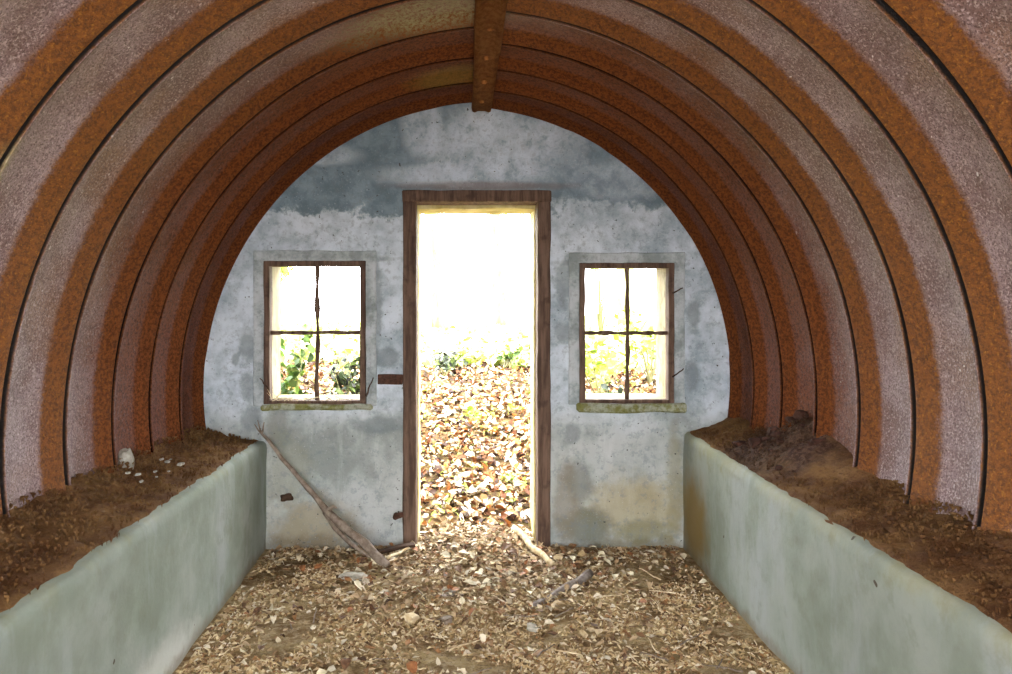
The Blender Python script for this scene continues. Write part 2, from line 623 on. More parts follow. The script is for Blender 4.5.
# openings in wall coordinates: x0, x1, z0, z1
DOOR = (-.275, .450, -.2, 1.785)
WINL = (-.975, -.470, .555, 1.430)
WINL = ((264 - 459) / 200, (366 - 459) / 200, CAMZ - (404 - 312) / 200, CAMZ - (261 - 312) / 200)
WINR = ((579 - 459) / 200, (674 - 459) / 200, CAMZ - (403 - 312) / 200, CAMZ - (263 - 312) / 200)


def end_wall():
    bm = bmesh.new()
    xs = sorted({-1.75, 1.75, DOOR[0], DOOR[1], WINL[0], WINL[1], WINR[0], WINR[1]})
    zs = sorted({-.2, 2.45, DOOR[3], WINL[2], WINL[3], WINR[2], WINR[3]})
    def fine(a, step):
        out = []
        for p, q in zip(a, a[1:]):
            n = max(1, round((q - p) / step))
            out += [p + (q - p) * i / n for i in range(n)]
        return out + [a[-1]]
    xs, zs = fine(xs, .06), fine(zs, .06)
    def hole(x, z):
        return any(h[0] < x < h[1] and h[2] < z < h[3] for h in (DOOR, WINL, WINR))
    vf, vb = {}, {}
    def vert(d, i, j, y):
        if (i, j) not in d:
            x, z = xs[i], zs[j]
            wob = .006 * mnoise.noise(Vector((x * 3, z * 3, y)))
            d[i, j] = bm.verts.new((x, y + wob, z))
        return d[i, j]
    solid = {(i, j) for i in range(len(xs) - 1) for j in range(len(zs) - 1)
             if not hole((xs[i] + xs[i + 1]) / 2, (zs[j] + zs[j + 1]) / 2)}
    for (i, j) in solid:
        q = [(i, j), (i + 1, j), (i + 1, j + 1), (i, j + 1)]
        bm.faces.new([vert(vf, a, b, D) for a, b in q])
        bm.faces.new([vert(vb, a, b, D + TH) for a, b in reversed(q)])
        for (di, dj, a, b) in ((-1, 0, q[3], q[0]), (1, 0, q[1], q[2]), (0, -1, q[0], q[1]), (0, 1, q[2], q[3])):
            if (i + di, j + dj) not in solid:
                bm.faces.new([vert(vf, *b, D), vert(vf, *a, D), vert(vb, *a, D + TH), vert(vb, *b, D + TH)])
    return from_bm('wall_back', bm, WALL)


tag(end_wall(), 'blue-grey weathered concrete end wall with a doorway and two windows', 'wall', kind='structure')

# --- door frame
dr = empty('door_1', (.0875, D, 0))
tag(dr, 'open doorway with a dark weathered wooden frame', 'doorway', kind='structure')


def part(name, bm, mat, parent, smooth=False):
    o = from_bm(name, bm, mat, parent, smooth)
    o.location = -Vector(parent.location)
    return o


fx0, fx1, fz = DOOR[0], DOOR[1], DOOR[3]
fw = .062
# jambs stand proud of the wall face by 1.5 cm
part('left_jamb', worn_box(fx0 - .005, fx0 + fw, D - .018, D + .10, -.03, fz, .06, .004, .005, 1), FRAMEW, dr)
part('right_jamb', worn_box(fx1 - fw + .004, fx1 + .006, D - .018, D + .10, -.03, fz, .06, .004, .005, 2), FRAMEW, dr)
part('lintel', worn_box(fx0 - .008, fx1 + .008, D - .024, D + .10, fz - .052, fz + .006, .06, .004, .005, 3), FRAMEW, dr)
part('left_reveal', worn_box(fx0 - .002, fx0 + fw + .006, D + .10, D + TH + .01, -.03, fz, .08, .004, .004, 4), REVEAL, dr)
part('right_reveal', worn_box(fx1 - fw - .004, fx1 + .004, D + .10, D + TH + .01, -.03, fz, .08, .004, .004, 5), REVEAL, dr)
part('top_reveal', worn_box(fx0 - .002, fx1 + .002, D + .10, D + TH + .01, fz - .072, fz + .002, .05, .006, .004, 6), REVEAL, dr)


def px(x, y, Y=D):
    return ((x - 459) * Y / 780, CAMZ - (y - 312) * Y / 780)


# rusty hinge plate (upper) and hinge pin (lower) at the left jamb
a, b = px(378, 374), px(403, 384)
part('hinge_plate', worn_box(a[0], b[0], D - .030, D - .012, b[1], a[1], .02, .003, .003, 7), IRON, dr)
for q in (385, 396):
    c = px(q, 379)
    V, F = tube([(c[0], D - .028, c[1]), (c[0], D - .038, c[1]), (c[0], D - .041, c[1])], [.008, .008, .004], 8)
    o = link('hinge_screw', V, F, IRON, dr, False); o.location = -Vector(dr.location)
c = px(400, 513)
V, F = tube([(c[0] - .02, D + .01, c[1] - .01), (c[0] - .02, D - .045, c[1] - .01), (c[0] - .015, D - .06, c[1]), (c[0] + .02, D - .06, c[1] + .008)],
            [.014, .014, .016, .013], 8)
o = link('hinge_pin', V, F, IRON, dr); o.location = -Vector(dr.location)


# --- windows
def window(idx, W, label, side):
    x0, x1, z0, z1 = W
    w = empty('window_%d' % idx, ((x0 + x1) / 2, D, z0))
    tag(w, label, 'window', kind='structure')
    f = .030
    # flush concrete surround, slightly raised from the wall
    s = .052
    bm = worn_box(x0 - s, x1 + s, D - .010, D + .02, z1 - .001, z1 + s, .03, .004, .004, idx)
    for args in ((x0 - s, x0 + .001, z0 - .01, z1 + s), (x1 - .001, x1 + s, z0 - .01, z1 + s)):
        b2 = worn_box(args[0], args[1], D - .009, D + .02, args[2], args[3] - .002, .03, .004, .004, idx + 5)
        me = bpy.data.meshes.new('t'); b2.to_mesh(me); b2.free(); bm.from_mesh(me); bpy.data.meshes.remove(me)
    part('surround', bm, SURR, w)
    # timber frame
    for nm, a in (('frame_side', (x0 + .001, x0 + f, z0, z1)), ('frame_side', (x1 - f, x1 - .001, z0, z1)),
                  ('frame_head', (x0 + .001, x1 - .001, z1 - f + .004, z1)), ('frame_foot', (x0 + .001, x1 - .001, z0, z0 + .018))):
        part(nm, worn_box(a[0], a[1], D - .012, D + .05, a[2], a[3], .04, .0035, .003, idx * 7 + a[0]), FRAMEW, w)
    xm, zm = (x0 + x1) / 2 + .008, z0 + (z1 - z0) * .50
    V, F = tube(rail((xm, D + .02, z0 + .012), (xm, D + .02, z1 - .01), 12, .006, idx), [.011 + .003 * math.sin(i * 1.7) for i in range(13)], 8, .5, idx)
    o = link('upright_glazing_bar', V, F, FRAMEW, w); o.location = -Vector(w.location)
    V, F = tube(rail((x0 + .02, D + .02, zm), (x1 - .02, D + .02, zm), 12, .005, idx + 4), [.010 + .002 * math.sin(i * 2.3) for i in range(13)], 8, .5, idx + 3)
    o = link('cross_glazing_bar', V, F, FRAMEW, w); o.location = -Vector(w.location)
    # limewashed reveals behind the frame
    for nm, a in (('reveal_side', (x0, x0 + .012, z0, z1)), ('reveal_side', (x1 - .012, x1, z0, z1)),
                  ('reveal_top', (x0, x1, z1 - .012, z1)), ('reveal_foot', (x0, x1, z0, z0 + .014))):
        part(nm, worn_box(a[0], a[1], D + .05, D + TH + .01, a[2], a[3], .05, .003, .002, idx * 3 + a[2]), CREAM, w)
    # sill
    e = .03 if side < 0 else .055
    part('sill', worn_box(x0 - .01, x1 + e, D - .035, D + .06, z0 - (.045 if side > 0 else .028), z0 + .001, .03, .008, .008, idx + 9), SILL, w)
    return w


window(1, WINL, 'left window of four lights in a dark timber frame', -1)
window(2, WINR, 'right window of four lights above a mossy concrete sill', 1)

# ---------------------------------------------------------------- concrete ledges along both sides
def lx(y, s):
    return (1.12 - .023 * (D - y)) if s > 0 else (-.965 + .018 * (D - y))


def lz(y, s):
    return (.585 - .0135 * (D - y)) if s > 0 else (.543 + .004 * (D - y))


def ledge(s):
    V, F = [], []
    n = 90
    prof = [(0, -.1), (0, .0), (0, .25), (0, .5), (0, .75), (0, .92), (.004, .975), (.018, 1.0), (.08, 1.0), (.33, 1.0), (.33, -.1)]
    m = len(prof)
    for i in range(n + 1):
        y = YNEAR + (D - YNEAR) * i / n
        X, Z = lx(y, s), lz(y, s)
        for k, (dx, fz_) in enumerate(prof):
            w = .007 * mnoise.noise(Vector((y * 2.2, fz_ * 2, s * 3))) + .004 * mnoise.noise(Vector((y * 9, fz_ * 9, s * 3)))
            if k in (5, 6, 7): w += .010 * mnoise.noise(Vector((y * 6, 3, s)))
            zz = Z * fz_ + (.006 * mnoise.noise(Vector((y * 7, 7, s))) if k in (6, 7) else 0)
            V.append((X + s * (dx + (w if k < 8 else 0)), y, zz))
    for i in range(n):
        for k in range(m - 1):
            q = (i * m + k, i * m + k + 1, (i + 1) * m + k + 1, (i + 1) * m + k)
            F.append(q if s < 0 else q[::-1])
        q = (i * m + m - 1, i * m, (i + 1) * m, (i + 1) * m + m - 1)
        F.append(q if s < 0 else q[::-1])
    F.append(tuple(range(m))); F.append(tuple(n * m + k for k in range(m - 1, -1, -1)))
    o = link('concrete_ledge', V, F, LEDGE)
    o.modifiers.new('e', 'EDGE_SPLIT').split_angle = math.radians(60)
    return o


tag(ledge(-1), 'pale grey concrete ledge along the left side of the floor', 'ledge')
tag(ledge(1), 'pale grey concrete ledge along the right side, yellow-stained at its far end', 'ledge')


def vault_x(z, s):
    if s > 0:
        return math.sqrt(max(0, 1.39 ** 2 - (z - .855) ** 2))
    return .165 - math.sqrt(max(0, 1.475 ** 2 - (z - .795) ** 2))


def dirt(s):
    """bed of rust flakes and soil lying on the ledge against the steel"""
    V, F = [], []
    ny, nx = 260, 18
    for i in range(ny + 1):
        y = YNEAR + .02 + (D - YNEAR - .03) * i / ny
        X, Z = lx(y, s), lz(y, s)
        edge = .022 + .020 * mnoise.noise(Vector((y * 5, 1, s))) + .014 * mnoise.noise(Vector((y * 17, 5, s)))
        if s < 0: edge += .01
        for k in range(nx + 1):
            t = k / nx
            xin = X + s * max(.006, edge)
            xout = vault_x(Z + .1, s) + s * .03
            x = xin + (xout - xin) * t
            h = .006 + .075 * t ** 1.3 * (1 + .5 * mnoise.noise(Vector((y * 3, t * 2, s * 9))))
            h += .016 * mnoise.noise(Vector((x * 14, y * 14, 3))) * min(1, t * 4) + .008 * mnoise.noise(Vector((x * 40, y * 40, 3))) * min(1, t * 4)
            if s > 0:   # heap against the far right sheets
                h += .14 * math.exp(-((y - 3.08) / .22) ** 2) * max(0, t - .15) ** .8
                h += .05 * math.exp(-((y - 2.85) / .2) ** 2) * t
            V.append((x, y, Z - .002 + max(-.001, h) if t > 0 else Z - .004))
    for i in range(ny):
        for k in range(nx):
            a = i * (nx + 1) + k
            q = (a, a + 1, a + nx + 2, a + nx + 1)
            F.append(q if s < 0 else q[::-1])
    # chips of flaked rust lying in it
    for c in range(2600):
        y = random.uniform(.2, D - .05)
        t = random.random() ** .8
        X, Z = lx(y, s), lz(y, s)
        xin = X + s * .02; xout = vault_x(Z + .1, s)
        x = xin + (xout - xin) * t
        h = .012 + .075 * t ** 1.3
        if s > 0: h += .13 * math.exp(-((y - 3.08) / .22) ** 2) * max(0, t - .15) ** .8
        r = random.uniform(.003, .010) * (.5 + .5 * min(1, t * 2.5))
        b = len(V)
        ang = random.uniform(0, 6.28)
        for q in range(4):
            aa = ang + q * 1.57
            V.append((x + r * math.cos(aa) * random.uniform(.6, 1.3), y + r * math.sin(aa) * random.uniform(.6, 1.3), Z + h + random.uniform(-.003, .006)))
        V.append((x, y, Z + h - .012))
        F += [(b, b + 1, b + 2, b + 3), (b + 1, b, b + 4), (b + 2, b + 1, b + 4), (b + 3, b + 2, b + 4), (b, b + 3, b + 4)]
    return link('rust_debris', V, F, RDIRT)


tag(dirt(-1), 'brown rust flakes and soil covering the left concrete ledge', 'debris', kind='stuff')
tag(dirt(1), 'brown rust flakes and soil heaped on the right concrete ledge', 'debris', kind='stuff')


def rock(name, loc, size, seed, mat, rot=0, sub=3):
    bm = bmesh.new()
    bmesh.ops.create_icosphere(bm, subdivisions=sub, radius=1)
    for v in bm.verts:
        p = v.co.copy()
        # flatten toward random planes for facets
        d = 1 + .35 * mnoise.noise(p * 1.1 + Vector((seed, 0, 0))) + .12 * mnoise.noise(p * 3 + Vector((0, seed, 0)))
        m = max(abs(p.x), abs(p.y), abs(p.z))
        p = p * d / (m ** .6)
        v.co = Vector((p.x * size[0], p.y * size[1], p.z * size[2]))
    o = from_bm(name, bm, mat, None, False)
    o.location = loc
    o.rotation_euler = (random.uniform(-.2, .2), random.uniform(-.2, .2), rot)
    return o


# rubble on the ledges
random.seed(5)
for i in range(16):
    y = random.gauss(3.10, .17)
    t = random.uniform(.3, 1)
    r = random.uniform(.008, .026)
    Z = lz(y, 1)
    x = lx(y, 1) + (vault_x(Z + .1, 1) - lx(y, 1)) * t
    top_h = .006 + .075 * t ** 1.3 + .14 * math.exp(-((y - 3.08) / .22) ** 2) * max(0, t - .15) ** .8
    o = rock('rubble_lump', (x, y, Z + top_h + r * .1), (r * random.uniform(.8, 1.5), r, r * random.uniform(.4, .8)), i * 3.3, DARKSTONE, i * 1.3)
    tag(o, 'dark rusty rubble lump heaped on the far end of the right ledge', 'rubble', 'rubble heap on the right ledge')
# upright pale stone on the left ledge
Yb = 2.98
xb, zb = px(126, 463, Yb)
o = rock('stone', (xb, Yb, zb + .005), (.024, .03, .05), 4.4, STONE, .3)
tag(o, 'small upright grey stone leaning at the foot of the left steel wall', 'stone')
random.seed(21)
for i in range(12):
    Yc = random.uniform(2.72, 3.15)
    xx = lx(Yc, -1) - random.uniform(.12, .24)
    r = random.uniform(.004, .010)
    t = (lx(Yc, -1) - xx) / .3
    o = rock('pebble', (xx, Yc, lz(Yc, -1) + .012 + .075 * t ** 1.3), (r * 1.3, r, r * .6), i * 2.1 + 50, STONE, i, 2)
    tag(o, 'tiny pale pebble scattered on the left ledge near the upright stone', 'pebble', 'pale pebbles on the left ledge')


# ---------------------------------------------------------------- ground
def floor_h(x, y):
    h = .012 * mnoise.noise(Vector((x * 2.3, y * 2.3, 0))) + .008 * mnoise.noise(Vector((x * 8, y * 8, 4)))
    # drift of litter blown in through the doorway
    h += .035 * math.exp(-((x - .08) / .38) ** 2) * max(0, min(1, (y - 3.1) / .8)) if y > 3.1 else 0
    return h


def bank_h(x, y):
    pts = [(4.1, .035), (4.4, .06), (5, .20), (6, .44), (7, .63), (8, .75), (9, .79), (12, .80), (20, .82), (60, .9)]
    if y <= pts[0][0]:
        b = pts[0][1]
    else:
        b = pts[-1][1]
        for (a0, b0), (a1, b1) in zip(pts, pts[1:]):
            if a0 <= y <= a1:
                b = b0 + (b1 - b0) * (y - a0) / (a1 - a0); break
    k = min(1, max(0, (y - 4.5) / 2))
    b += k * (.05 * mnoise.noise(Vector((x * .8, y * .8, 2))) + .03 * mnoise.noise(Vector((x * 2.6, y * 2.6, 6))))
    if x < -.4: b += .06 * k * min(1, -x - .4)
    return b


V, F = [], []
nx, ny = 90, 130
X0, X1, Y0, Y1 = -1.6, 1.7, YNEAR - .1, D + .22
for j in range(ny + 1):
    y = Y0 + (Y1 - Y0) * j / ny
    for i in range(nx + 1):
        x = X0 + (X1 - X0) * i / nx
        V.append((x, y, floor_h(x, y)))
for j in range(ny):
    for i in range(nx):
        a = j * (nx + 1) + i
        F.append((a, a + 1, a + nx + 2, a + nx + 1))
tag(link('floor', V, F, FLOOR), 'brown earth floor strewn with litter', 'floor', kind='structure')

V, F = [], []
xs = np.concatenate([np.linspace(-30, -6, 16), np.linspace(-5.8, 5.8, 90), np.linspace(6, 30, 16)])
ys = np.concatenate([np.linspace(D + .2, 10, 90), np.linspace(10.4, 60, 30)])
for y in ys:
    for x in xs:
        V.append((x, y, bank_h(x, y) - .005))
nx = len(xs)
for j in range(len(ys) - 1):
    for i in range(nx - 1):
        a = j * nx + i
        F.append((a, a + 1, a + nx + 1, a + nx))
tag(link('outdoor_ground', V, F, OUTG), 'sunlit woodland bank rising outside the doorway', 'ground', kind='structure')
# clearing behind the open near end of the shelter
V, F = [], []
for j in range(21):
    for i in range(41):
        V.append((-20 + i, YNEAR - .1 - j, .02 * mnoise.noise(Vector((i, j, 0))) - .01))
for j in range(20):
    for i in range(40):
        a = j * 41 + i
        F.append((a + 1, a, a + 41, a + 42))
tag(link('entrance_ground', V, F, OUTG), 'ground at the open near end of the shelter', 'ground', kind='structure')


# ---------------------------------------------------------------- leaves
def leaf_shape(L, W, curl, fold, seed):
    """pointed oval leaf, 5 stations x 3 points, folded along the midrib and curled"""
    st = ((0, .04), (.18, .62), (.42, 1.0), (.7, .74), (1.0, .03))
    P = []
    for (t, w) in st:
        zc = curl * math.sin(t * math.pi * .9 + seed) * L
        for s in (-1, 0, 1):
            P.append(((t - .5) * L, s * w * W / 2, zc + abs(s) * w * fold * W * .5 + .05 * L * math.sin(seed * 9 + t * 7 + s)))
    return np.array(P)


LF = []
for i in range(4):
    for k in range(2):
        a = i * 3 + k
        LF.append((a, a + 1, a + 4, a + 3))
LF = np.array(LF)
PAL = [srgb(150, 112, 76), srgb(186, 152, 112), srgb(206, 184, 152), srgb(124, 78, 46), srgb(168, 104, 56), srgb(226, 212, 190),
       srgb(92, 60, 40), srgb(176, 140, 96), srgb(140, 96, 64)]


def scatter(name, n, gen, hfun, size, pal, weights, tilt, mat, lift=.0, flatten=1.0):
    """one mass of many small leaves; gen() gives x, y"""
    shapes = [leaf_shape(1, random.uniform(.45, .75), random.uniform(-.25, .3), random.uniform(-.3, .9), i * 1.3) for i in range(16)]
    V = np.zeros((n * 15, 3)); C = np.zeros((n * 15, 4))
    pal = np.array(pal)
    ci = rng.choice(len(pal), n, p=np.array(weights) / sum(weights))
    for i in range(n):
        x, y = gen()
        L = size * random.uniform(.55, 1.35)
        P = shapes[i % 16] * L
        a = random.uniform(0, 6.283); tx = random.gauss(0, tilt); ty = random.gauss(0, tilt)
        ca, sa = math.cos(a), math.sin(a)
        R1 = np.array([[1, 0, 0], [0, math.cos(tx), -math.sin(tx)], [0, math.sin(tx), math.cos(tx)]])
        R2 = np.array([[math.cos(ty), 0, math.sin(ty)], [0, 1, 0], [-math.sin(ty), 0, math.cos(ty)]])
        R3 = np.array([[ca, -sa, 0], [sa, ca, 0], [0, 0, 1]])
        P = P @ (R3 @ R2 @ R1).T
        V[i * 15:(i + 1) * 15] = P + np.array([x, y, hfun(x, y) + lift + L * .22 + random.uniform(0, .012)])
        C[i * 15:(i + 1) * 15] = pal[ci[i]] * random.uniform(.75, 1.15)
    F = (LF[None] + (np.arange(n) * 15)[:, None, None]).reshape(-1, 4)
    me = bpy.data.meshes.new(name)
    me.vertices.add(len(V)); me.vertices.foreach_set('co', V.ravel())
    me.loops.add(F.size); me.loops.foreach_set('vertex_index', F.ravel().astype(np.int32))
    me.polygons.add(len(F)); me.polygons.foreach_set('loop_start', np.arange(0, F.size, 4, dtype=np.int32))
    me.update(calc_edges=True)
    C[:, 3] = 1
    at = me.attributes.new('tint', 'FLOAT_COLOR', 'POINT'); at.data.foreach_set('color', C.ravel())
    me.materials.append(mat)
    o = bpy.data.objects.new(name, me)
    COL.objects.link(o)
    return o


def gen_bank():
    y = 4.15 + 5.2 * random.random() ** .85
    w = .62 * (y / 3.9) * 1.6
    x = random.uniform(-1.35 * y / 3.9, 1.5 * y / 3.9)
    return x, y


OPAL = [srgb(178, 138, 96), srgb(206, 176, 136), srgb(226, 210, 184), srgb(112, 66, 36), srgb(176, 112, 58), srgb(238, 228, 210),
        srgb(58, 36, 24), srgb(196, 164, 118), srgb(150, 160, 70)]
o = scatter('leaf_litter', 26000, gen_bank, bank_h, .050, OPAL, (4, 4, 4, 7, 4, 5, 9, 4, 3.2), .5, TINT)
tag(o, 'deep litter of dead brown leaves covering the bank outside the doorway', 'leaf litter', kind='stuff')


def gen_far():
    y = 7.2 + 8 * random.random() ** 1.3
    return random.uniform(-1.4 * y / 3.9, 1.6 * y / 3.9), y


o = scatter('undergrowth', 9000, gen_far, bank_h, .13, [srgb(214, 216, 150), srgb(180, 196, 96), srgb(232, 230, 196), srgb(140, 160, 70)], (4, 3, 4, 1), .8, TINT, .02)  # bleached palette: bright haze painted into the leaf colours
tag(o, 'yellow-green undergrowth, paled to imitate bright haze, on the top of the bank outside', 'undergrowth', kind='stuff')


def gen_in():
    while True:
        y = 2.0 + (D + .3 - 2.0) * random.random()
        x = random.uniform(-.93, 1.1)
        p = .05 + .84 * math.exp(-((x - .12) / .5) ** 2) * max(0, (y - 2.9)) / 1.0
        p += .5 * max(0, (y - 3.55) / .35) * (x > .4)
        p += .3 * max(0, (y - 3.5) / .4) * (x < -.2)
        if -1.0 < x and x > lx(min(y, D), -1) + .03 and x < lx(min(y, D), 1) - .03 and random.random() < p:
            if y > D - .03 and not (fx0 + .08 < x < fx1 - .08): continue
            return x, y


IPAL = [srgb(160, 132, 98), srgb(184, 160, 126), srgb(204, 188, 158), srgb(128, 96, 66), srgb(158, 116, 76), srgb(216, 204, 180),
        srgb(100, 76, 54), srgb(176, 150, 112), srgb(146, 116, 84)]
o = scatter('leaf_litter', 3600, gen_in, floor_h, .030, IPAL, (4, 5, 5, 3, 3, 6, 2, 4, 3), .25, TINT)
tag(o, 'thin litter of crumbled dead leaves over the earth floor inside', 'leaf litter', kind='stuff')

# chaff: fine crumbs, straw bits and stalks trodden into the floor
V, F, C = [], [], []
for i in range(17000):
    while True:
        y = 1.9 + 2.0 * random.random() ** 1.1
        x = random.uniform(lx(y, -1) + .02, lx(y, 1) - .02)
        if random.random() < .5 + 1.3 * mnoise.noise(Vector((x * 4, y * 4, 11))) + .5 * mnoise.noise(Vector((x * 13, y * 13, 5))) - .25 * (y > 3.3): break
    L = random.uniform(.006, .035); w = random.uniform(.0010, .0036)
    if random.random() < .3: L *= .5; w = L * random.uniform(.2, .6)
    a = random.uniform(0, 6.28); dx, dy = math.cos(a), math.sin(a)
    z = floor_h(x, y) + random.uniform(.002, .009)
    b = len(V); t = random.uniform(-.3, .3) * L
    V += [(x - dx * L / 2 - dy * w, y - dy * L / 2 + dx * w, z - t), (x - dx * L / 2 + dy * w, y - dy * L / 2 - dx * w, z - t),
          (x + dx * L / 2 + dy * w, y + dy * L / 2 - dx * w, z + t), (x + dx * L / 2 - dy * w, y + dy * L / 2 + dx * w, z + t), (x, y, z + .004 + w)]
    F += [(b, b + 1, b + 4), (b + 1, b + 2, b + 4), (b + 2, b + 3, b + 4), (b + 3, b, b + 4)]
    c = random.choice(IPAL + [srgb(206, 188, 150)] * 5 + [srgb(178, 154, 112)] * 5 + [srgb(146, 120, 82)] * 3)
    C += [c] * 5
o = link('floor_chaff', V, F, TINT, None, False)
at = o.data.attributes.new('tint', 'FLOAT_COLOR', 'POINT'); at.data.foreach_set('color', np.array(C).ravel())
tag(o, 'fine chaff of straw, twig and leaf crumbs spread over the earth floor', 'chaff', kind='stuff')

# single fallen leaves that can be picked out on the floor
LM = [mat_leaf('tan_dead_leaf', srgb(166, 142, 104), srgb(196, 174, 134)), mat_leaf('pale_dead_leaf', srgb(204, 194, 164), srgb(232, 222, 196)),
      mat_leaf('rusty_dead_leaf', srgb(132, 84, 50), srgb(166, 112, 70)), mat_leaf('dark_dead_leaf', srgb(84, 58, 40), srgb(122, 90, 64))]
LN = [('tan dead leaf lying on the earth floor inside', 'tan leaves on the shelter floor'),
      ('pale whitish dead leaf lying on the earth floor inside', 'pale leaves on the shelter floor'),
      ('rusty orange-brown dead leaf lying on the earth floor inside', 'rusty leaves on the shelter floor'),
      ('dark brown dead leaf lying on the earth floor inside', 'dark leaves on the shelter floor')]
protos = []
for c in range(4):
    row = []
    for k in range(4):
        P = leaf_shape(.050, random.uniform(.030, .042), random.uniform(-.12, .3), random.uniform(.1, .8), c * 5 + k)
        st = ((-.5 * .058 - .016, 0, P[0][2] + .004), (-.5 * .058 - .016, .0012, P[0][2] + .004), (P[1][0], .0008, P[1][2]), (P[1][0], -.0008, P[1][2]))
        me = bpy.data.meshes.new('fallen_leaf')
        me.from_pydata([tuple(p) for p in P] + list(st), [], [tuple(int(a) for a in f) for f in LF] + [(15, 16, 17, 18)])
        me.materials.append(LM[c])
        me.polygons.foreach_set('use_smooth', [True] * len(me.polygons))
        row.append(me)
    protos.append(row)
for i in range(230):
    c = random.choices(range(4), (5, 3, 3, 3))[0]
    while True:
        x, y = gen_in()
        if y < D - .12: break
    o = bpy.data.objects.new('fallen_leaf', protos[c][i % 4])
    s = random.uniform(.5, 1.05)
    o.scale = (s, s, s)
    o.rotation_euler = (random.gauss(0, .25), random.gauss(0, .25), random.uniform(0, 6.28))
    o.location = (x, y, floor_h(x, y) + .016 + .008 * s)
    COL.objects.link(o)
    tag(o, LN[c][0], 'leaf', LN[c][1])


# ---------------------------------------------------------------- sticks, branch, stones on the floor
def floor_pt(a, b):
    """point of the flat floor seen at pixel (a, b)"""
    Y = 780 * CAMZ / (b - 312)
    return (a - 459) * Y / 780, Y


def stick(name, p0, p1, r0, r1, mat, wob=.01, seed=0, n=12, amp=.4, parent=None):
    pts = rail(p0, p1, n, wob, seed)
    V, F = tube(pts, [r0 + (r1 - r0) * i / n for i in range(n + 1)], 9, amp, seed)
    return link(name, V, F, mat, parent)


# long split branch leaning from the floor by the door up to the left ledge corner
lb = empty('leaning_branch', (-.39, 3.62, .02))
tag(lb, 'long grey-brown split branch leaning from the floor up to the left ledge corner', 'branch')


def sub(o, parent):
    o.location = -Vector(parent.location)
    return o


foot = Vector(((388 - 459) * 3.55 / 780, 3.55, .03))
mid = Vector(((328 - 459) * 3.74 / 780, 3.74, CAMZ - (512 - 312) * 3.74 / 780))
top = Vector(((262 - 459) * 3.84 / 780, 3.84, CAMZ - (434 - 312) * 3.84 / 780))
pts = [foot.lerp(mid, i / 8) for i in range(8)] + [mid.lerp(top, i / 10) for i in range(11)]
for i, p in enumerate(pts):
    q = Vector((i * .45, 2, 0))
    p += Vector((mnoise.noise(q) * .012, 0, mnoise.noise(q + Vector((3, 3, 3))) * .012))
rad = [.016, .020, .021, .021, .020, .019, .019, .021, .020, .015, .013, .012, .011, .011, .010, .010, .009, .008, .005]
V, F = tube(pts, rad, 10, .45, 3)
sub(link('stem', V, F, BRANCH, lb), lb)
V, F = tube([mid + Vector((-.02, -.01, .0)), mid.lerp(foot, .25) + Vector((-.035, -.01, -.01)), mid.lerp(foot, .55) + Vector((-.045, -.01, -.008)), mid.lerp(foot, .85) + Vector((-.04, 0, .0))],
            [.006, .012, .011, .005], 8, .5, 9)
sub(link('split_limb', V, F, BRANCH, lb), lb)
V, F = tube([mid + Vector((.0, -.015, .015)), mid + Vector((.03, -.02, .03)), mid + Vector((.045, -.02, .024))], [.010, .008, .003], 7, .5, 5)
sub(link('twig_stub', V, F, BRANCH, lb), lb)
for k, (dx, dz) in enumerate(((-.035, .05), (-.02, .07), (.012, .06))):
    V, F = tube([top, top + Vector((dx * .5, -.005, dz * .4)), top + Vector((dx, -.008, dz))], [.005, .004, .002], 6, .3, k)
    sub(link('splinter', V, F, BRANCH, lb), lb)

x, Y = floor_pt(514, 541)
x2, Y2 = floor_pt(553, 572)
o = stick('stick', (x, Y - .02, .075), (x2, Y2, .03), .017, .014, PALESTICK, .014, 4)
tag(o, 'bleached pale stick lying at the right of the doorway', 'stick')
x, Y = floor_pt(533, 611)
x2, Y2 = floor_pt(590, 580)
o = stick('stick', (x, Y, .022), (x2, Y2, .03), .012, .019, GREYSTICK, .012, 8)
tag(o, 'grey weathered stick lying on the floor right of centre', 'stick')
x, Y = floor_pt(378, 560)
x2, Y2 = floor_pt(412, 549)
bm = worn_box(-.09, .09, -.022, .022, 0, .014, .02, .004, .003, 3)
o = from_bm('board_scrap', bm, DARKW)
o.location = (-.30, 3.76, .04); o.rotation_euler = (0, -.12, .25)
tag(o, 'dark rotten board scrap on the floor by the left jamb', 'board')
o = stick('stick', (-.34, 3.64, .036), (-.205, 3.80, .05), .008, .006, PALESTICK, .01, 14)
tag(o, 'short pale twig lying beside the dark board scrap', 'stick')
x, Y = floor_pt(353, 580)
o = rock('stone', (x, Y, .018), (.055, .04, .016), 7.7, STONE, .2)
tag(o, 'flat pale grey stone slab on the floor below the leaning branch', 'stone')
for i, (a, b, r, lab) in enumerate(((449, 596, .020, 'white chalky lump on the floor before the doorway'),
                                    (411, 622, .022, 'yellowish broken lump on the floor left of centre'),
                                    (447, 624, .018, 'small tan lump on the floor just right of the yellowish one'),
                                    (532, 632, .017, 'greenish-grey lump on the floor in the foreground'))):
    x, Y = floor_pt(a, b)
    mt = (STONE, PALESTICK, BRANCH, STONE)[i]
    tag(rock('lump', (x, Y, .014), (r * 1.3, r, r * .7), 20 + i * 3.1, mt, i), lab, 'lump')
